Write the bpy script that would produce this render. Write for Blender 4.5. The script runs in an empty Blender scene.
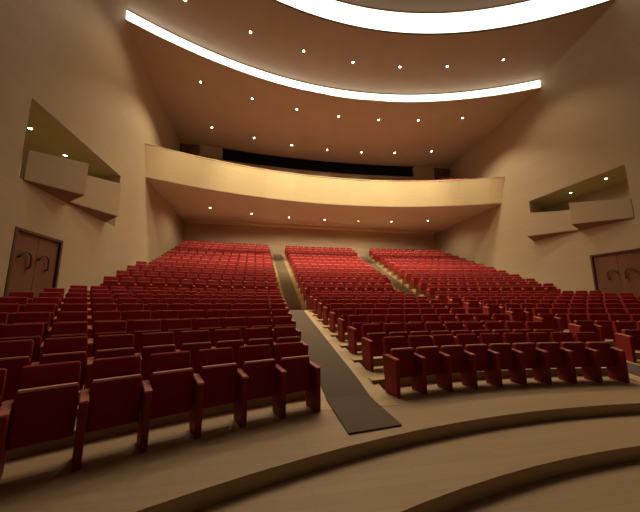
import bpy, bmesh, math, random
from mathutils import Vector, Matrix
random.seed(7)
COL = bpy.context.scene.collection
pi = math.pi

# ------------------------------------------------------------------ materials
def mat(name, c1, c2=None, scale=8.0, rough=0.7, bump=0.0, stretch=(1,1,1), detail=4, spec=0.3, sheen=0.0):
    m = bpy.data.materials.new(name); m.use_nodes = True
    nt = m.node_tree; b = nt.nodes['Principled BSDF']
    b.inputs['Roughness'].default_value = rough
    b.inputs['Specular IOR Level'].default_value = spec
    if sheen: b.inputs['Sheen Weight'].default_value = sheen
    c2 = c2 or tuple(x*0.85 for x in c1)
    tc = nt.nodes.new('ShaderNodeTexCoord'); mp = nt.nodes.new('ShaderNodeMapping')
    mp.inputs['Scale'].default_value = stretch
    nz = nt.nodes.new('ShaderNodeTexNoise'); nz.inputs['Scale'].default_value = scale; nz.inputs['Detail'].default_value = detail
    cr = nt.nodes.new('ShaderNodeValToRGB')
    cr.color_ramp.elements[0].position = .3; cr.color_ramp.elements[1].position = .7
    cr.color_ramp.elements[0].color = (*c1, 1); cr.color_ramp.elements[1].color = (*c2, 1)
    L = nt.links.new
    L(tc.outputs['Object'], mp.inputs['Vector']); L(mp.outputs['Vector'], nz.inputs['Vector'])
    L(nz.outputs['Fac'], cr.inputs['Fac']); L(cr.outputs['Color'], b.inputs['Base Color'])
    if bump:
        bp = nt.nodes.new('ShaderNodeBump'); bp.inputs['Strength'].default_value = bump; bp.inputs['Distance'].default_value = .02
        L(nz.outputs['Fac'], bp.inputs['Height']); L(bp.outputs['Normal'], b.inputs['Normal'])
    return m

def panel_mat(name, c1, c2, mortar, axes='YZ', bw=2.4, rh=.6, rough=.6, spec=.3, msize=.006, offs=.5):
    """large veneer / stone panels with faint joints"""
    m = bpy.data.materials.new(name); m.use_nodes = True
    nt = m.node_tree; b = nt.nodes['Principled BSDF']; L = nt.links.new
    b.inputs['Roughness'].default_value = rough; b.inputs['Specular IOR Level'].default_value = spec
    tc = nt.nodes.new('ShaderNodeTexCoord'); sp = nt.nodes.new('ShaderNodeSeparateXYZ'); cb = nt.nodes.new('ShaderNodeCombineXYZ')
    L(tc.outputs['Object'], sp.inputs[0]); L(sp.outputs[axes[0]], cb.inputs['X']); L(sp.outputs[axes[1]], cb.inputs['Y'])
    br = nt.nodes.new('ShaderNodeTexBrick'); L(cb.outputs[0], br.inputs['Vector'])
    br.inputs['Scale'].default_value = 1; br.inputs['Brick Width'].default_value = bw; br.inputs['Row Height'].default_value = rh
    br.inputs['Mortar Size'].default_value = msize; br.inputs['Mortar Smooth'].default_value = .4
    br.inputs['Color1'].default_value = (*c1, 1); br.inputs['Color2'].default_value = (*c2, 1); br.inputs['Mortar'].default_value = (*mortar, 1)
    br.offset = offs
    nz = nt.nodes.new('ShaderNodeTexNoise'); nz.inputs['Scale'].default_value = 1.6; nz.inputs['Detail'].default_value = 6
    mp = nt.nodes.new('ShaderNodeMapping'); mp.inputs['Scale'].default_value = (.5, 4, 1)
    L(cb.outputs[0], mp.inputs['Vector']); L(mp.outputs[0], nz.inputs['Vector'])
    mr = nt.nodes.new('ShaderNodeMapRange'); mr.inputs['To Min'].default_value = .93; mr.inputs['To Max'].default_value = 1.07
    L(nz.outputs['Fac'], mr.inputs['Value'])
    mx = nt.nodes.new('ShaderNodeVectorMath'); mx.operation = 'SCALE'
    L(br.outputs['Color'], mx.inputs[0]); L(mr.outputs[0], mx.inputs['Scale']); L(mx.outputs[0], b.inputs['Base Color'])
    return m

def emit(name, col, s):
    m = bpy.data.materials.new(name); m.use_nodes = True
    nt = m.node_tree; b = nt.nodes['Principled BSDF']
    b.inputs['Base Color'].default_value = (*col, 1)
    b.inputs['Emission Color'].default_value = (*col, 1); b.inputs['Emission Strength'].default_value = s
    return m

M = {}
M['wall'] = panel_mat('wall_veneer', (.46,.385,.265), (.44,.37,.255), (.40,.335,.23), 'YZ', 2.4, .55, msize=.004)
M['back'] = panel_mat('back_wall_veneer', (.60,.48,.33), (.58,.46,.32), (.45,.36,.25), 'XZ', 2.4, .8)
M['ceil'] = mat('ceiling_plaster', (.44,.375,.30), (.415,.35,.28), 1.2, .75)
M['ceilshade'] = mat('ceiling_plaster_shaded', (.13,.085,.055), (.12,.078,.05), 1.2, .8)  # ceiling plaster darkened: shade of the front slab put into its colour
M['under'] = mat('box_underside_shaded', (.22,.14,.085), (.2,.127,.078), 1.2, .8)  # shade beneath the side boxes painted as a dark brown
M['soff'] = mat('soffit_plaster', (.52,.44,.355), (.49,.415,.335), 1.2, .75)
M['front'] = panel_mat('balcony_veneer', (.88,.72,.45), (.85,.69,.43), (.7,.56,.35), 'XZ', 2.0, 3.0, msize=.004)
M['floor'] = panel_mat('wood_floor', (.46,.335,.205), (.43,.31,.19), (.35,.25,.155), 'XY', 2.2, .14, rough=.45, spec=.35, msize=.003)
M['riser'] = mat('step_riser_wood', (.62,.49,.29), (.57,.45,.265), 3, .6, stretch=(1,1,8))
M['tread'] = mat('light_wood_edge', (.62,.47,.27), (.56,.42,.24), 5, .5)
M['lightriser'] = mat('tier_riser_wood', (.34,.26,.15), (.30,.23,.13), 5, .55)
M['stair'] = mat('stair_carpet_brown', (.30,.235,.165), (.25,.20,.14), 90, .95, .3)
M['carpet'] = mat('aisle_carpet', (.165,.125,.095), (.135,.10,.078), 90, .95, .3)
M['red'] = mat('red_upholstery', (.38,.018,.022), (.32,.014,.017), 40, .8, .15, sheen=.06)
M['panel'] = mat('red_side_panel', (.32,.024,.024), (.28,.02,.02), 30, .55, .05)
M['arm'] = mat('armrest_pinkish_red', (.62,.20,.16), (.55,.16,.13), 20, .4)  # armrest red with the highlight on its top painted into the pinkish tone
M['edge_highlight'] = mat('seat_edge_painted_highlight', (.95,.48,.40), (.88,.42,.35), 20, .4)  # painted highlight: pinkish light along the seat tops put into the colour
M['door'] = mat('door_wood', (.20,.095,.055), (.17,.08,.045), 3, .5, stretch=(1,1,.2))
M['handle'] = mat('door_handle_dark', (.09,.048,.032), (.08,.04,.027), 10, .35)
M['black'] = mat('booth_black', (.006,.005,.005), (.008,.007,.006), 3, .6, spec=.1)
M['dark'] = mat('dark_brown_frame', (.11,.055,.035), (.09,.045,.03), 6, .5)
M['niche'] = mat('niche_olive', (.46,.40,.19), (.43,.37,.17), 2, .8)
M['ring'] = mat('downlight_ring', (.6,.42,.28), (.55,.38,.25), 20, .4)
M['lens'] = emit('downlight_lens', (1,.86,.66), 30)
M['cove'] = emit('cove_light_white', (1,.88,.70), 2.8)

# ------------------------------------------------------------------ helpers
def link(name, bm, m, parent=None, smooth=False):
    me = bpy.data.meshes.new(name)
    bmesh.ops.recalc_face_normals(bm, faces=bm.faces[:])
    bm.to_mesh(me); bm.free()
    if smooth:
        for p in me.polygons: p.use_smooth = True
    if not isinstance(m, (list, tuple)): m = [m]
    for k in m: me.materials.append(k)
    o = bpy.data.objects.new(name, me); COL.objects.link(o)
    if parent: o.parent = parent
    return o
def struct(o): o['kind'] = 'structure'; return o
def tag(o, label, cat, group=None):
    o['label'] = label; o['category'] = cat
    if group: o['group'] = group
    return o
def empty(name, loc, label, cat, group=None, rz=0):
    o = bpy.data.objects.new(name, None); COL.objects.link(o); o.location = loc; o.rotation_euler = (0,0,rz)
    o.empty_display_size = .1
    return tag(o, label, cat, group)
def hexa(bm, p, mi=0):
    """8 points: bottom 0-3 ring, top 4-7 ring"""
    v = [bm.verts.new(q) for q in p]
    for f in ((3,2,1,0),(4,5,6,7),(0,1,5,4),(1,2,6,5),(2,3,7,6),(3,0,4,7)):
        fc = bm.faces.new([v[i] for i in f]); fc.material_index = mi
    return v
def box(bm, x0,x1,y0,y1,z0,z1, mi=0):
    return hexa(bm, [(x0,y0,z0),(x1,y0,z0),(x1,y1,z0),(x0,y1,z0),(x0,y0,z1),(x1,y0,z1),(x1,y1,z1),(x0,y1,z1)], mi)
def bevel(bm, w, seg=2):
    bmesh.ops.bevel(bm, geom=bm.edges[:], offset=w, segments=seg, affect='EDGES', profile=.5)
def arcY(apex, R, x): return apex - R + math.sqrt(max(R*R - x*x, .01))
def lin(a, b, n): return [a + (b-a)*i/(n-1) for i in range(n)]
def loft(bm, A, B, mi=0):
    va = [bm.verts.new(p) for p in A]; vb = [bm.verts.new(p) for p in B]
    for i in range(len(A)-1):
        f = bm.faces.new((va[i], va[i+1], vb[i+1], vb[i])); f.material_index = mi
def ring_solid(bm, xs, f0, f1, z0a, z0b, zt_a, zt_b, mi=0, mi_front=None):
    """solid between front curve f0(x) and rear curve f1(x); bottoms z0a/z0b, tops zt_a/zt_b (callables of x or numbers)"""
    g = lambda q, x: q(x) if callable(q) else q
    rows = []
    for x in xs:
        xa = x if not isinstance(x, tuple) else x[0]
        xb = x if not isinstance(x, tuple) else x[1]
        ya, yb = f0(xa), f1(xb)
        rows.append([bm.verts.new(p) for p in ((xa,ya,g(z0a,xa)),(xa,ya,g(zt_a,xa)),(xb,yb,g(zt_b,xb)),(xb,yb,g(z0b,xb)))])
    for a, b in zip(rows[:-1], rows[1:]):
        for i in range(4):
            j = (i+1) % 4
            f = bm.faces.new((a[i], a[j], b[j], b[i])); f.material_index = mi
            if i == 0 and mi_front is not None: f.material_index = mi_front
    for r in (rows[0], rows[-1]):
        f = bm.faces.new(r); f.material_index = mi

W = 11.8
XS = lin(-W, W, 49)
# ------------------------------------------------------------------ seating geometry
NL, NU = 9, 12
rows = []    # (apex of seat front, R, z)
for k in range(NL): rows.append((5.25+1.12*k-(.1 if k == 0 else 0), 14.2+1.12*k-(.3 if k == 0 else 0), .158*k))
for j in range(NU): rows.append((15.25+.9*j, 25+3.2*j, 1.72+.362*j))
def aisle_c(y):   # centre of the aisle, |x|
    return 3.45 if y < 14.3 else 3.45 + .45*(y-14.3)/10.7
def aisle_in(y):  return aisle_c(y) - .60
def aisle_out(y): return aisle_c(y) + .52
LEG = .62
def front_edge(k, x):
    a, R, z = rows[k]; return arcY(a, R, x) - LEG
# apron and steps down to the stage pit
bm = bmesh.new()
ring_solid(bm, XS, lambda x: arcY(4.0, 14.4, x), lambda x: arcY(5.9,14.9,x), -.6, -.6, 0, 0, 0, 1)
f = struct(link('floor', bm, [M['floor'], M['riser']]))
bm = bmesh.new()
ring_solid(bm, XS, lambda x: arcY(3.12, 13.5, x), lambda x: arcY(4.0,14.4,x), -.6, -.6, -.15, -.15, 0, 1)
struct(link('floor', bm, [M['floor'], M['riser']]))
bm = bmesh.new()
ring_solid(bm, XS, lambda x: -9.0, lambda x: arcY(3.12,13.5,x), -.6, -.6, -.3, -.3, 0, 1)
struct(link('floor', bm, [M['floor'], M['riser']]))

# seating tiers: one stepped floor per block
def tier_block(side):
    bm = bmesh.new()
    n = len(rows)
    for k in range(1, n):
        a, R, z = rows[k]
        zl = rows[k-1][2]
        def lim(yf):
            # x-limits of this block for a given y-function
            if side == 0:
                x = 2.85
                for _ in range(6): x = aisle_in(yf(x))
                return -x, x
            x = 4.0
            for _ in range(6): x = aisle_out(yf(x))
            return (-W, -x) if side < 0 else (x, W)
        f0 = lambda x, k=k: front_edge(k, x)
        if k+1 < n: f1 = lambda x, k=k: front_edge(k+1, x) + .02
        else: f1 = lambda x: 26.0
        l0 = lim(f0); l1 = lim(f1)
        m = 17
        xs = list(zip(lin(l0[0], l0[1], m), lin(l1[0], l1[1], m)))
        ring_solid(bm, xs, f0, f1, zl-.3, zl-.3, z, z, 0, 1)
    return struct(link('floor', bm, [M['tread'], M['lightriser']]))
for s in (-1, 0, 1): tier_block(s)

# aisles: sloped ramp below, stairs above, carpet on both
def ramp_z(x, y):
    # piecewise through the tier edges
    pts = [(front_edge(1, x)-.38, 0.0)]
    for k in range(1, NL): pts.append((front_edge(k, x)+.35, rows[k][2]-.02))
    if y <= pts[0][0]: return 0.0
    for (y0,z0),(y1,z1) in zip(pts[:-1], pts[1:]):
        if y <= y1: return z0 + (z1-z0)*(y-y0)/(y1-y0)
    return pts[-1][1]
for sgn in (-1, 1):
    xc = 3.45*sgn
    yend = front_edge(NL, xc)
    ys = [4.6] + lin(front_edge(1,xc)-.38, yend, 30)
    xl, xr = xc-.72, xc+.72
    bm = bmesh.new()
    rr = []
    for y in ys:
        z = ramp_z(xc, y)+.004
        rr.append([bm.verts.new(p) for p in ((xl,y,-.3),(xl,y,z),(xr,y,z),(xr,y,-.3))])
    for a,b in zip(rr[:-1], rr[1:]):
        for i in range(4): bm.faces.new((a[i],a[(i+1)%4],b[(i+1)%4],b[i]))
    bm.faces.new(rr[0]); bm.faces.new(rr[-1])
    struct(link('floor', bm, M['tread']))
    # carpet
    ys = lin(3.83, yend-.02, 44)
    bm = bmesh.new(); rr = []
    for i, y in enumerate(ys):
        z = ramp_z(xc, y)
        wl, wr = xc-.38, xc+.38
        yl, yr = y, y
        if i == 0: yl, yr = (y-.1, y+.02) if sgn < 0 else (y+.02, y-.1)
        rr.append([bm.verts.new(p) for p in ((wl,yl,z-.01),(wl,yl,z+.022),(wr,yr,z+.022),(wr,yr,z-.01))])
    for a,b in zip(rr[:-1], rr[1:]):
        for i in range(4): bm.faces.new((a[i],a[(i+1)%4],b[(i+1)%4],b[i]))
    bm.faces.new(rr[0]); bm.faces.new(rr[-1])
    o = link('carpet_runner', bm, M['carpet'])
    tag(o, 'long brown-grey carpet runner sloping up the left aisle from the front step' if sgn < 0 else
        'brown-grey carpet runner in the right aisle, mostly hidden behind the centre block seats', 'carpet')
    # stairs
    bm = bmesh.new(); bc = bmesh.new()
    for j in range(NU):
        k = NL + j
        z1 = rows[k][2]; z0 = rows[k-1][2]
        y0 = front_edge(k, xc)
        y2 = front_edge(k+1, xc) if k+1 < len(rows) else 26.0
        ym = y0 + .42*(rows[k][0]-rows[k-1][0] if j else .9)
        for (ya, yb, zt, last) in ((y0, ym, (z0+z1)/2, 0), (ym, y2, z1, 1)):
            ca, cb = sgn*aisle_c(ya), sgn*aisle_c(yb)
            w = .64
            hexa(bm, [(ca-w,ya,zt-.6),(ca+w,ya,zt-.6),(cb+w,yb,zt-.6),(cb-w,yb,zt-.6),(ca-w,ya,zt),(ca+w,ya,zt),(cb+w,yb,zt),(cb-w,yb,zt)])
            w = .37
            hexa(bc, [(ca-w,ya-.02,zt-.22),(ca+w,ya-.02,zt-.22),(cb+w,yb-.02,zt-.22),(cb-w,yb-.02,zt-.22),
                      (ca-w,ya-.02,zt+.015),(ca+w,ya-.02,zt+.015),(cb+w,yb-.02,zt+.015),(cb-w,yb-.02,zt+.015)])
    struct(link('floor', bm, M['tread']))
    o = link('stair_carpet', bc, M['stair'])
    tag(o, 'dark carpet on the steep upper stairs of the left aisle' if sgn < 0 else
        'dark carpet on the steep upper stairs of the right aisle', 'carpet')

# ------------------------------------------------------------------ walls
def side_wall(sgn, holes, name):
    """cells of a grid on the wall plane, skipping the holes (y0,y1,z0,z1)"""
    ys = sorted({-9.0, 27.0} | {h[i] for h in holes for i in (0,1)})
    zs = sorted({-.6, 20.0} | {h[i] for h in holes for i in (2,3)})
    bm = bmesh.new()
    for a, b in zip(ys[:-1], ys[1:]):
        for c, d in zip(zs[:-1], zs[1:]):
            if any(h[0]<=a and b<=h[1] and h[2]<=c and d<=h[3] for h in holes): continue
            x0, x1 = sorted((sgn*W, sgn*(W+.25)))
            box(bm, x0, x1, a, b, c, d)
    bmesh.ops.remove_doubles(bm, verts=bm.verts[:], dist=.0005)
    # drop interior double faces
    seen = {}
    for fc in bm.faces[:]:
        key = tuple(sorted(v.index for v in fc.verts))
    return struct(link(name, bm, M['wall']))
NICHE = {-1: (9.15, 14.6, 5.1, 7.58), 1: (10.0, 15.15, 5.5, 8.12)}
DOOR = {-1: (9.4, 11.28, .9, 3.68), 1: (9.9, 12.03, .9, 4.02)}
side_wall(-1, [NICHE[-1], DOOR[-1]], 'wall_left')
side_wall(1, [NICHE[1], DOOR[1]], 'wall_right')

for sgn in (-1, 1):
    y0, y1, z0, z1 = NICHE[sgn]
    bm = bmesh.new()
    xi, xo = sgn*(W+.25), sgn*(W+2.4)
    ye = y1 + 1.3
    # floor slab, ceiling slab, back, near jamb, slanted far jamb
    def slab_(za, zb, mi):
        hexa(bm, [(xi,y0-.1,za),(xo,y0-.1,za),(xo,ye,za),(xi,y1+.02,za),(xi,y0-.1,zb),(xo,y0-.1,zb),(xo,ye,zb),(xi,y1+.02,zb)], mi)
    slab_(z0-.15, z0, 0)
    slab_(z1, z1+.15, 1)
    hexa(bm, [(xo,y0-.1,z0-.1),(xo+sgn*.15,y0-.1,z0-.1),(xo+sgn*.15,ye,z0-.1),(xo,ye,z0-.1),(xo,y0-.1,z1+.1),(xo+sgn*.15,y0-.1,z1+.1),(xo+sgn*.15,ye,z1+.1),(xo,ye,z1+.1)])
    hexa(bm, [(xi,y0-.15,z0),(xo,y0-.15,z0),(xo,y0,z0),(xi,y0,z0),(xi,y0-.15,z1),(xo,y0-.15,z1),(xo,y0,z1),(xi,y0,z1)])
    hexa(bm, [(xi,y1,z0),(xo,ye-.1,z0),(xo,ye+.1,z0),(xi,y1+.15,z0),(xi,y1,z1),(xo,ye-.1,z1),(xo,ye+.1,z1),(xi,y1+.15,z1)])
    n = struct(link('wall_left' if sgn < 0 else 'wall_right', bm, [M['wall'], M['niche']]))
    # two sawtooth box fronts
    ymid = y0 + .5*(y1-y0) - (.1 if sgn < 0 else 0)
    ymid = y0 + (.42 if sgn < 0 else .46)*(y1-y0)
    q_ = .18 if sgn < 0 else 0
    for bi, (ya, yb, pa, pb, ha, hb) in enumerate(((y0+q_, ymid-q_, .02, .50, .92, 1.50), (ymid-q_+.01, y1-q_*4.5, .05, .46, 1.15, 1.78))):
        side = 'left' if sgn < 0 else 'right'
        root = empty('side_balcony_box', (sgn*W, (ya+yb)/2, z0),
            ('angled beige box balcony on the %s wall, the one %s' % (side, 'nearer the stage' if bi == 0 else 'nearer the main balcony')), 'balcony box', 'box balconies in the side walls')
        P = lambda x, y: (x - sgn*W, y - (ya+yb)/2)
        def pr(bm, pts, za, zb):
            q = [P(*p) for p in pts]
            zz = lambda y: zb(y) if callable(zb) else zb-z0
            zq = (lambda p: za(p[0])) if callable(za) else (lambda p: za-z0)
            hexa(bm, [(a,b,zq(p)) for (a,b),p in zip(q, pts)] + [(a,b,zz(p[1])) for (a,b),p in zip(q, pts)])
        lift = lambda x: .62*(W-abs(x))      # the soffit of a box rises away from the wall
        zt = lambda y: ha + (hb-ha)*(y-ya)/(yb-ya)
        b2 = bmesh.new()
        s = sgn
        pr(b2, [(s*(W-pa),ya), (s*(W-pb),yb), (s*(W-pb+.12),yb), (s*(W-pa+.12),ya)], lift, zt)
        link('parapet', b2, M['wall'], root)
        b2 = bmesh.new()
        pr(b2, [(s*(W-pb+.12),yb-.1), (s*(W-pb+.12),yb), (s*(W),yb), (s*(W),yb-.1)], lift, zt)
        link('return_panel', b2, M['wall'], root)
        b2 = bmesh.new()
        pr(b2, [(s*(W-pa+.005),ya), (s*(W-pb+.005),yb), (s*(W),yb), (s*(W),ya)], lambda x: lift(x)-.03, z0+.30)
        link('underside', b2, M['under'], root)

# doors
def door(sgn, n):
    y0, y1, z0, z1 = DOOR[sgn]
    side = sgn
    root = bpy.data.objects.new('door_%d' % n, None); COL.objects.link(root); root.location = (sgn*W, (y0+y1)/2, z0)
    root['kind'] = 'structure'
    h = z1-z0; hw = (y1-y0)/2
    bm = bmesh.new()
    xa, xb = sorted((-sgn*.015, sgn*.16))
    for a,b,c,d in ((-hw-.05,-hw+.04,0,h+.04),(hw-.04,hw+.05,0,h+.04),(-hw+.04,hw-.04,h-.04,h+.04)): box(bm, xa, xb, a, b, c, d)
    link('door_frame', bm, M['dark'], root)
    for q in (-1, 1):
        bm = bmesh.new()
        ya, yb = sorted((q*.004, q*(hw-.045)))
        xa, xb = sorted((sgn*.05, sgn*.11))
        box(bm, xa, xb, ya, yb, 0.01, h-.045); bevel(bm, .006, 1)
        leaf = link('door_leaf', bm, M['door'], root)
        # arched pull handle
        bm = bmesh.new()
        cy = q*.36 - (.12); cz = 1.98 if sgn < 0 else 2.1
        R_ = .2; tubes = []
        path = [(cy+R_*math.cos(t), cz+R_*math.sin(t)) for t in lin(pi*.95, 0, 14)] + [(cy+R_, cz-.12), (cy+R_, cz-.25)]
        prev = None
        for (py, pz) in path:
            ringv = []
            for a in lin(0, 2*pi, 9)[:-1]:
                dy, dz = (py-cy)/R_, max(pz-cz, 0)/R_
                l = math.hypot(dy, dz) or 1
                ringv.append(bm.verts.new((-sgn*.02 + .022*math.cos(a), py + .03*math.sin(a)*dy/l, pz + .03*math.sin(a)*dz/l)))
            if prev:
                for i in range(8): bm.faces.new((prev[i], prev[(i+1)%8], ringv[(i+1)%8], ringv[i]))
            else: bm.faces.new(ringv)
            prev = ringv
        bm.faces.new(prev)
        for (py,pz) in (path[0], path[-1]): box(bm, min(-sgn*.02, sgn*.06), max(-sgn*.02, sgn*.06), py-.02, py+.02, pz-.02, pz+.02)
        hd = link('door_handle', bm, M['handle'], leaf)
door(-1, 1); door(1, 2)

# lower back wall (plane) and upper back wall (curved) with the booth opening
bm = bmesh.new(); box(bm, -W, W, 26.0, 26.25, 5.0, 8.9)
struct(link('wall_back', bm, M['back']))
UB = lambda x: arcY(23.75, 60, x)
bm = bmesh.new()
def ubw(xa, xb, za, zb, d0=0, d1=.25, n=13):
    ring_solid(bm, lin(xa, xb, n), lambda x: UB(x)+d0, lambda x: UB(x)+d1, za, za, zb, zb)
ubw(-W, W, 9.5, 13.1)
ubw(-10.3, -8.6, 13.1, 14.3, n=4); ubw(8.35, 10.2, 13.1, 14.3, n=4)
ubw(-W, -10.3, 13.98, 14.3, n=3); ubw(10.2, W, 13.98, 14.3, n=3)
ubw(-8.6, 8.35, 14.1, 14.3, n=13)
struct(link('wall_back', bm, M['wall']))
# projection booth window
root = bpy.data.objects.new('window_1', None); COL.objects.link(root); root['kind'] = 'structure'; root.location = (0, 24, 13.1)
bm = bmesh.new()
ring_solid(bm, lin(-8.6, 8.35, 15), lambda x: UB(x)+.2-24, lambda x: UB(x)+.3-24, 0, 0, 1.0, 1.0)
link('booth_glass', bm, M['black'], root)
bm = bmesh.new()
for z in (0, .93):
    ring_solid(bm, lin(-8.6, 8.35, 15), lambda x: UB(x)-.03-24, lambda x: UB(x)+.2-24, z, z, z+.06, z+.06)
link('window_frame', bm, M['black'], root)
for i, (xa, xb) in enumerate(((-11.75,-10.32),(10.22,11.75))):
    root = bpy.data.objects.new('door_%d' % (3+i), None); COL.objects.link(root); root['kind'] = 'structure'
    xm = (xa+xb)/2; root.location = (xm, UB(xm), 13.1-1.1)
    for q in (0, 1):
        bm = bmesh.new()
        a = xa + q*(xb-xa)/2 + .01 - xm; b = a + (xb-xa)/2 - .02
        box(bm, a, b, .02, .12, 0, 1.98); bevel(bm, .01, 1)
        link('door_leaf', bm, M['door'], root)

# ------------------------------------------------------------------ ceiling
C0 = lambda x: arcY(4.5, 18, x)
C2 = lambda x: arcY(13.0, 20, x)      # luminous riser nearest the stage
C1 = lambda x: arcY(16.62, 23.3, x)   # second luminous riser
def ceil(f0, z0, f1, z1, m='ceil'):
    bm = bmesh.new()
    ring_solid(bm, XS, f0, f1, z0, z1, z0+.12, z1+.12)
    return struct(link('ceiling', bm, M[m]))
ceil(lambda x: -9.0, 19.4, C2, 17.85, 'ceilshade')
ceil(C2, 16.4, C1, 15.56)
ceil(C1, 14.93, lambda x: UB(x)+.25, 14.12)
def cove(fn, z0, z1, label):
    root = empty('cove_light', (0, fn(0), z0), label, 'cove light', 'curved cove lights in the ceiling')
    bm = bmesh.new()
    ring_solid(bm, XS, lambda x: fn(x)-fn(0)-.0, lambda x: fn(x)-fn(0)+.06, .05, .05, z1-z0-.05, z1-z0-.05)
    link('light_diffuser', bm, M['cove'], root)
    bm = bmesh.new()
    for za, zb in ((0,.05),(z1-z0-.05,z1-z0)):
        ring_solid(bm, XS, lambda x: fn(x)-fn(0)-.01, lambda x: fn(x)-fn(0)+.06, za, za, zb, zb)
    link('light_trim', bm, M['ceil'], root)
cove(C2, 16.46, 17.85, 'wide glowing white curved light strip, nearest the stage at the top of the ceiling')
cove(C1, 14.94, 15.56, 'thin glowing white curved light strip across the middle of the ceiling')

# ------------------------------------------------------------------ balcony
BB = lambda x: arcY(19.85, 28.5, x)
BT = lambda x: arcY(19.25, 29.5, x)
bal = empty('main_balcony', (0, 19.85, 8.75), 'long curved balcony with a pale yellow wooden front spanning wall to wall', 'balcony')
oy, oz = -19.85, -8.75
bm = bmesh.new()
ring_solid(bm, XS, lambda x: BB(x)+oy, lambda x: BB(x)+.25+oy, 0, 0, .0, .0) if 0 else None
n0 = []
for x in XS:
    n0.append([bm.verts.new(p) for p in ((x,BB(x)+oy,0),(x,BT(x)+oy,1.75),(x,BT(x)+oy+.16,1.75),(x,BB(x)+oy+.2,0))])
for a,b in zip(n0[:-1], n0[1:]):
    for i in range(4): bm.faces.new((a[i],a[(i+1)%4],b[(i+1)%4],b[i]))
bm.faces.new(n0[0]); bm.faces.new(n0[-1])
link('balcony_front', bm, M['front'], bal)
bm = bmesh.new()
ring_solid(bm, XS, lambda x: BT(x)+oy-.03, lambda x: BT(x)+oy+.2, 1.75, 1.75, 1.79, 1.79)
link('top_rail', bm, M['tread'], bal)
bm = bmesh.new()
ring_solid(bm, XS, lambda x: BB(x)+oy+.01, lambda x: 24.9+oy, -.02, -.27, .2, .0)
link('soffit', bm, M['soff'], bal)
bm = bmesh.new()
ring_solid(bm, lin(-11.2, 11.2, 9), lambda x: 24.9+oy, lambda x: 25.05+oy, -.27-.28, -.27-.28, .1, .1)
box(bm, -W, W, 25.05+oy, 26.0+oy, -.30, .1)
link('bulkhead', bm, M['riser'], bal)
BR = [(20.35, 29.5, 10.0), (21.2, 30.5, 10.7), (22.1, 32, 11.1)]   # seat front apex, R, floor z
bm = bmesh.new()
for i,(a,R,z) in enumerate(BR):
    f0 = (lambda x,a=a,R=R: arcY(a,R,x)-.42+oy)
    f1 = (lambda x,i=i: arcY(BR[i+1][0],BR[i+1][1],x)-.40+oy) if i < 2 else (lambda x: UB(x)+oy)
    ring_solid(bm, XS, f0, f1, .6, .6, z+oz, z+oz)
link('deck', bm, M['carpet'], bal)

# ------------------------------------------------------------------ seats
PW = .56
def rot_box(bm, x0,x1, y0,y1, z0,z1, ang, py, pz):
    vs = box(bm, x0,x1,y0,y1,z0,z1)
    bmesh.ops.rotate(bm, verts=vs, cent=(0,py,pz), matrix=Matrix.Rotation(ang, 3, 'X'))
    return vs
def mk_seat():
    bm = bmesh.new(); w = PW/2-.042
    rot_box(bm, -w, w, .17, .28, .265, .755, math.radians(-4), .22, .25)
    bevel(bm, .022, 2)
    return bm
def mk_edge():  # thin strip added to carry the highlight on the folded seat's top
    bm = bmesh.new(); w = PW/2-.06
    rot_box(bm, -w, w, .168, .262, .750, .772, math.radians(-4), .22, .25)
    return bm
def mk_back():
    bm = bmesh.new(); w = PW/2-.03
    vs = box(bm, -w, w, .36, .44, .42, .955)
    bevel(bm, .028, 2)
    for v in bm.verts:
        t = (v.co.z-.42)/.55
        v.co.x *= 1 - .05*t
        v.co.y += .13*t + .03*(v.co.x/w)**2*-1
    return bm
def mk_shell():
    bm = bmesh.new(); w = PW/2-.05
    box(bm, -w, w, .43, .46, .30, .88)
    for v in bm.verts: v.co.y += .13*(v.co.z-.42)/.55
    return bm
def mk_panel(x):
    bm = bmesh.new()
    hexa(bm, [(x-.038,.0,0),(x+.038,.0,0),(x+.038,.36,0),(x-.038,.36,0),(x-.038,0,.61),(x+.038,0,.61),(x+.038,.44,.66),(x-.038,.44,.66)])
    bevel(bm, .01, 1)
    return bm
def mk_arm(x):
    bm = bmesh.new(); hexa(bm, [(x-.040,-.004,.606),(x+.040,-.004,.606),(x+.040,.36,.647),(x-.040,.36,.647),(x-.040,-.004,.632),(x+.040,-.004,.632),(x+.040,.36,.673),(x-.040,.36,.673)]); bevel(bm, .007, 1)
    return bm
def mesh_of(bm, m, name):
    me = bpy.data.meshes.new(name); bmesh.ops.recalc_face_normals(bm, faces=bm.faces[:]); bm.to_mesh(me); bm.free(); me.materials.append(m); return me
ME = dict(seat=mesh_of(mk_seat(), M['red'], 'seat'), edge=mesh_of(mk_edge(), M['edge_highlight'], 'seat_edge_highlight'),
          back=mesh_of(mk_back(), M['red'], 'backrest'), shell=mesh_of(mk_shell(), M['panel'], 'back_shell'),
          pl=mesh_of(mk_panel(-PW/2), M['panel'], 'side_panel'), al=mesh_of(mk_arm(-PW/2), M['arm'], 'armrest'),
          pr=mesh_of(mk_panel(PW/2), M['panel'], 'side_panel'), ar=mesh_of(mk_arm(PW/2), M['arm'], 'armrest'))

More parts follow.
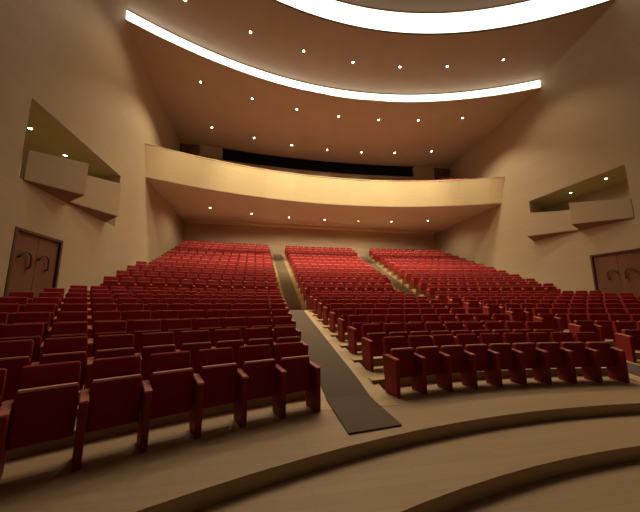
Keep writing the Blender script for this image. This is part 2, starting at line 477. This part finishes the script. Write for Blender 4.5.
# camera (also used to rank the seats by size in view)
F = 290.0; YAW = math.radians(10.8); PIT = math.radians(9.2); CP = Vector((-4.9, 0, 1.6))
cd = bpy.data.cameras.new('camera'); cam = bpy.data.objects.new('camera', cd); COL.objects.link(cam)
cam.location = CP; cam.rotation_euler = (pi/2+PIT, 0, -YAW); cd.sensor_width = 36; cd.lens = F/640*36; cd.clip_end = 200
bpy.context.scene.camera = cam
fw = Vector((math.sin(YAW)*math.cos(PIT), math.cos(YAW)*math.cos(PIT), math.sin(PIT))); rt = Vector((math.cos(YAW), -math.sin(YAW), 0)); up = rt.cross(fw)
def proj(p):
    d = Vector(p)-CP; z = d.dot(fw)
    if z < .3: return None
    return 320+F*d.dot(rt)/z, 256-F*d.dot(up)/z, z

ORD = ['first','second','third','fourth','fifth','sixth','seventh','eighth','ninth','tenth','eleventh','twelfth','thirteenth','fourteenth','fifteenth','sixteenth','seventeenth']
seats = []   # dict(pos, rot, block, row, idx, last)
def place(block, k, a, R, z, xs, order):
    Yc = a - R
    # xs: list of local arc angles
    n = len(xs)
    for i, ph in enumerate(xs):
        pos = Vector((R*math.sin(ph), Yc + R*math.cos(ph), z))
        seats.append(dict(pos=pos, rot=-ph, block=block, row=k, idx=(i if order > 0 else n-1-i), last=(i == n-1), n=n))
def arc_positions(R, xa, xb, centre=False):
    pa, pb = math.asin(xa/R), math.asin(xb/R)
    n = int((pb-pa)*R/PW + 1e-6)
    return pa, pb, n
for k, (a, R, z) in enumerate(rows):
    Yc = a-R
    y = arcY(a, R, 3.4)
    xin = aisle_c(y) - (.86 if k < NL else .74)
    xo = aisle_c(y) + .60 + (.0 if k < NL else .12)
    # centre block: fills from aisle to aisle
    pa, pb = math.asin(-xin/R), math.asin(xin/R)
    n = int((pb-pa)*R/(PW+.002))
    step = PW/R
    place('centre', k, a, R, z, [pa + step*(i+.5) for i in range(n)], 1)
    # left block: starts at the left aisle and goes to the wall
    lim = 11.45 
    p0 = math.asin(-xo/R); p1 = math.asin(max(-lim/R, -.99)); n = int((p0-p1)/step)
    place('left', k, a, R, z, [p0 - step*(i+.5) for i in range(n)][::-1], -1)
    limr = 11.45 if k < NL else 10.75 + .06*(k-NL)
    p0 = math.asin(xo/R); p1 = math.asin(min(limr/R, .99)); n = int((p1-p0)/step)
    place('right', k, a, R, z, [p0 + step*(i+.5) for i in range(n)], 1)
def corners(s):
    c, sn = math.cos(s['rot']), math.sin(s['rot'])
    out = []
    for lx in (-PW/2, PW/2):
        for ly in (0, .5):
            for lz in (0, .95):
                out.append(s['pos'] + Vector((lx*c-ly*sn, lx*sn+ly*c, lz)))
    return out
for s in seats:
    ps = [proj(p) for p in corners(s)]
    s['d'] = 1e9; s['in'] = False
    if all(ps):
        x0 = min(p[0] for p in ps); x1 = max(p[0] for p in ps); y0 = min(p[1] for p in ps); y1 = max(p[1] for p in ps)
        s['in'] = x1 > 3 and x0 < 637 and y0 < 509
        s['area'] = (x1-x0)*(y1-y0)
        s['d'] = sum(p[2] for p in ps)/8
vis = sorted([s for s in seats if s['in']], key=lambda s: s['d'])
near = vis[:300]; near_ids = {id(s) for s in near}
def add(name, me, parent):
    o = bpy.data.objects.new(name, me); COL.objects.link(o); o.parent = parent; return o
def make_seat(s):
    root = bpy.data.objects.new('theater_seat', None); COL.objects.link(root); root.empty_display_size = .1
    root.location = s['pos']; root.rotation_euler = (0, 0, s['rot'])
    k, i, b = s['row'], s['idx'], s['block']
    rown = ('front row' if k == 0 else ORD[k]+' row') if k < NL else ORD[k-NL]+' row of the steep upper bank'
    where = {'left': 'left of the carpeted left aisle', 'centre': 'right of the carpeted left aisle', 'right': 'right of the far right aisle'}[b]
    tone = 'dark maroon' if (k < 2) else ('deep red' if k < 6 else 'red')
    pos = '%s seat' % ORD[i]
    if k < NL: lab = '%s tip-up theater seat, %s, %s %s' % (tone, rown, ORD[i], where)
    else: lab = '%s tip-up seat, steep upper bank, %s row, %s %s' % (tone, ORD[k-NL], ORD[i], where)
    tag(root, lab, 'theater seat', 'rows of red theater seats in the stalls')
    st = add('seat', ME['seat'], root); add('seat_edge_highlight', ME['edge'], st)
    bk = add('backrest', ME['back'], root); add('back_shell', ME['shell'], bk)
    pl = add('side_panel', ME['pl'], root); add('armrest', ME['al'], pl)
    if s['last']:
        pr = add('side_panel', ME['pr'], root); add('armrest', ME['ar'], pr)
for s in near: make_seat(s)
# the rest of the stalls and the balcony rows: one object
rest = [s for s in seats if id(s) not in near_ids and (s['in'] or s['d'] < 1e8 and s['pos'].y > 2)]
for (a, R, z) in BR:
    step = PW/R
    n = int(math.asin(11.2/R)/step)
    for i in range(-n, n):
        ph = (i+.5)*step
        rest.append(dict(pos=Vector((R*math.sin(ph), a-R+R*math.cos(ph), z)), rot=-ph, last=(i == n-1)))
verts, faces, mats = [], [], []
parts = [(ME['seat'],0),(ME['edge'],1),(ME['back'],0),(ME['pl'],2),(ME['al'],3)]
cache = {}
for me, mi in parts + [(ME['pr'],2),(ME['ar'],3)]:
    cache[me.name] = ([v.co.copy() for v in me.vertices], [tuple(p.vertices) for p in me.polygons], mi)
for s in rest:
    mw = Matrix.Translation(s['pos']) @ Matrix.Rotation(s['rot'], 4, 'Z')
    use = [p[0].name for p in parts] + ([ME['pr'].name, ME['ar'].name] if s['last'] else [])
    for nm in use:
        vs, fs, mi = cache[nm]
        o = len(verts)
        verts.extend([(mw @ v)[:] for v in vs]); faces.extend([tuple(i+o for i in f) for f in fs]); mats.extend([mi]*len(fs))
me = bpy.data.meshes.new('theater_seats'); me.from_pydata(verts, [], faces)
for m in (M['red'], M['edge_highlight'], M['panel'], M['arm']): me.materials.append(m)
me.polygons.foreach_set('material_index', mats); me.update()
o = bpy.data.objects.new('theater_seats', me); COL.objects.link(o)
tag(o, 'bright red theater seats crowding the steep upper rows and the balcony', 'theater seats'); o['kind'] = 'stuff'

# ------------------------------------------------------------------ downlights
def ring_mesh():
    bm = bmesh.new(); N = 16; prev = None
    prof = [(.055,.0),(.065,-.012),(.10,-.012),(.105,.01),(.055,.01)]
    vs = [[bm.verts.new((r*math.cos(2*pi*i/N), r*math.sin(2*pi*i/N), z)) for (r,z) in prof] for i in range(N)]
    for i in range(N):
        a, b = vs[i], vs[(i+1)%N]
        for j in range(len(prof)): bm.faces.new((a[j], a[(j+1)%5], b[(j+1)%5], b[j]))
    return bm
def lens_mesh():
    bm = bmesh.new(); N = 16
    vs = [bm.verts.new((.062*math.cos(2*pi*i/N), .062*math.sin(2*pi*i/N), -.004)) for i in range(N)]
    c = bm.verts.new((0,0,-.03))
    for i in range(N): bm.faces.new((vs[i], vs[(i+1)%N], c))
    bm.faces.new(vs)
    return bm
ME['ring'] = mesh_of(ring_mesh(), M['ring'], 'trim_ring'); ME['lens'] = mesh_of(lens_mesh(), M['lens'], 'lens')
def downlight(p, label, group, power, spot=110, blend=.6, sz=.12, col=(1,.77,.50)):
    r = empty('recessed_downlight', p, label, 'downlight', group)
    add('trim_ring', ME['ring'], r); add('lens', ME['lens'], r)
    ld = bpy.data.lights.new('downlight_lamp', 'SPOT'); ld.energy = power; ld.spot_size = math.radians(spot); ld.spot_blend = blend
    ld.shadow_soft_size = sz; ld.color = col
    lo = bpy.data.objects.new('downlight_lamp', ld); COL.objects.link(lo); lo.location = (p[0], p[1], p[2]-.06)
def lerpz(f0, z0, f1, z1, x, y):
    t = (y-f0(x))/(f1(x)-f0(x)); return z0+(z1-z0)*t
X7 = [-9.05, -6.05, -3.08, -.05, 2.9, 5.75, 8.75]
for i, x in enumerate(X7):
    nm = ORD[i]
    y = arcY(14.8, 21.5, x); downlight((x, y, lerpz(C2,16.4,C1,15.56,x,y)), 'tiny ceiling downlight between the two light strips, %s from the left wall' % nm, 'downlights between the light strips', 500)
    y = arcY(18.25, 26.5, x); downlight((x, y, lerpz(C1,14.93,UB,14.14,x,y)), 'tiny ceiling downlight just behind the thin light strip, %s from the left wall' % nm, 'downlights behind the thin light strip', 1150)
    y = arcY(22.15, 29, x); downlight((x, y, lerpz(C1,14.93,UB,14.14,x,y)), 'tiny ceiling downlight above the balcony seats, %s from the left wall' % nm, 'downlights above the balcony', 260)
    y = arcY(23.3, 30, x); z = 8.73 - .25*(y-BB(x))/(24.9-BB(x)); downlight((x, y, z), 'small downlight under the balcony, %s from the left wall' % nm, 'downlights under the balcony', 300, spot=160)
for sgn, pts, z in ((-1, ((-13.05,10.95),(-13.1,12.86)), 7.58), (1, ((12.75,11.45),(12.95,13.45)), 8.12)):
    for i, (x, y) in enumerate(pts):
        downlight((x,y,z), 'small downlight in the %s wall recess, %s one' % ('left' if sgn < 0 else 'right', 'the nearer' if i == 0 else 'the farther'), 'downlights in the side wall recesses', 45, spot=150)

# unseen fill lamps added below the ceiling to brighten the balcony front
for x, tx in ((-8,-8.5),(-5,-5),(-1.7,-1.7),(1.7,1.7),(5,5),(8,8.5)):
    ld = bpy.data.lights.new('added_fill_lamp', 'SPOT'); ld.energy = (1900 if abs(x) > 6 else 3200); ld.spot_size = math.radians(62); ld.spot_blend = 1
    ld.shadow_soft_size = .2; ld.color = (1,.84,.52)
    lo = bpy.data.objects.new('added_fill_lamp', ld); COL.objects.link(lo); lo.location = (x, C1(x)-2.6, 15.6)
    lo.rotation_euler = (Vector((tx, BB(tx), 9.5)) - lo.location).to_track_quat('-Z', 'Y').to_euler()
# ------------------------------------------------------------------ world & view
w = bpy.data.worlds.new('world'); bpy.context.scene.world = w; w.use_nodes = True
bg = w.node_tree.nodes['Background']; bg.inputs['Color'].default_value = (1,.72,.46,1); bg.inputs['Strength'].default_value = .022
vs = bpy.context.scene.view_settings
vs.view_transform = 'Standard'; vs.look = 'None'; vs.exposure = 0; vs.gamma = 1
bpy.context.scene.cycles.max_bounces = 8; bpy.context.scene.cycles.diffuse_bounces = 5
bpy.context.scene.cycles.use_denoising = True
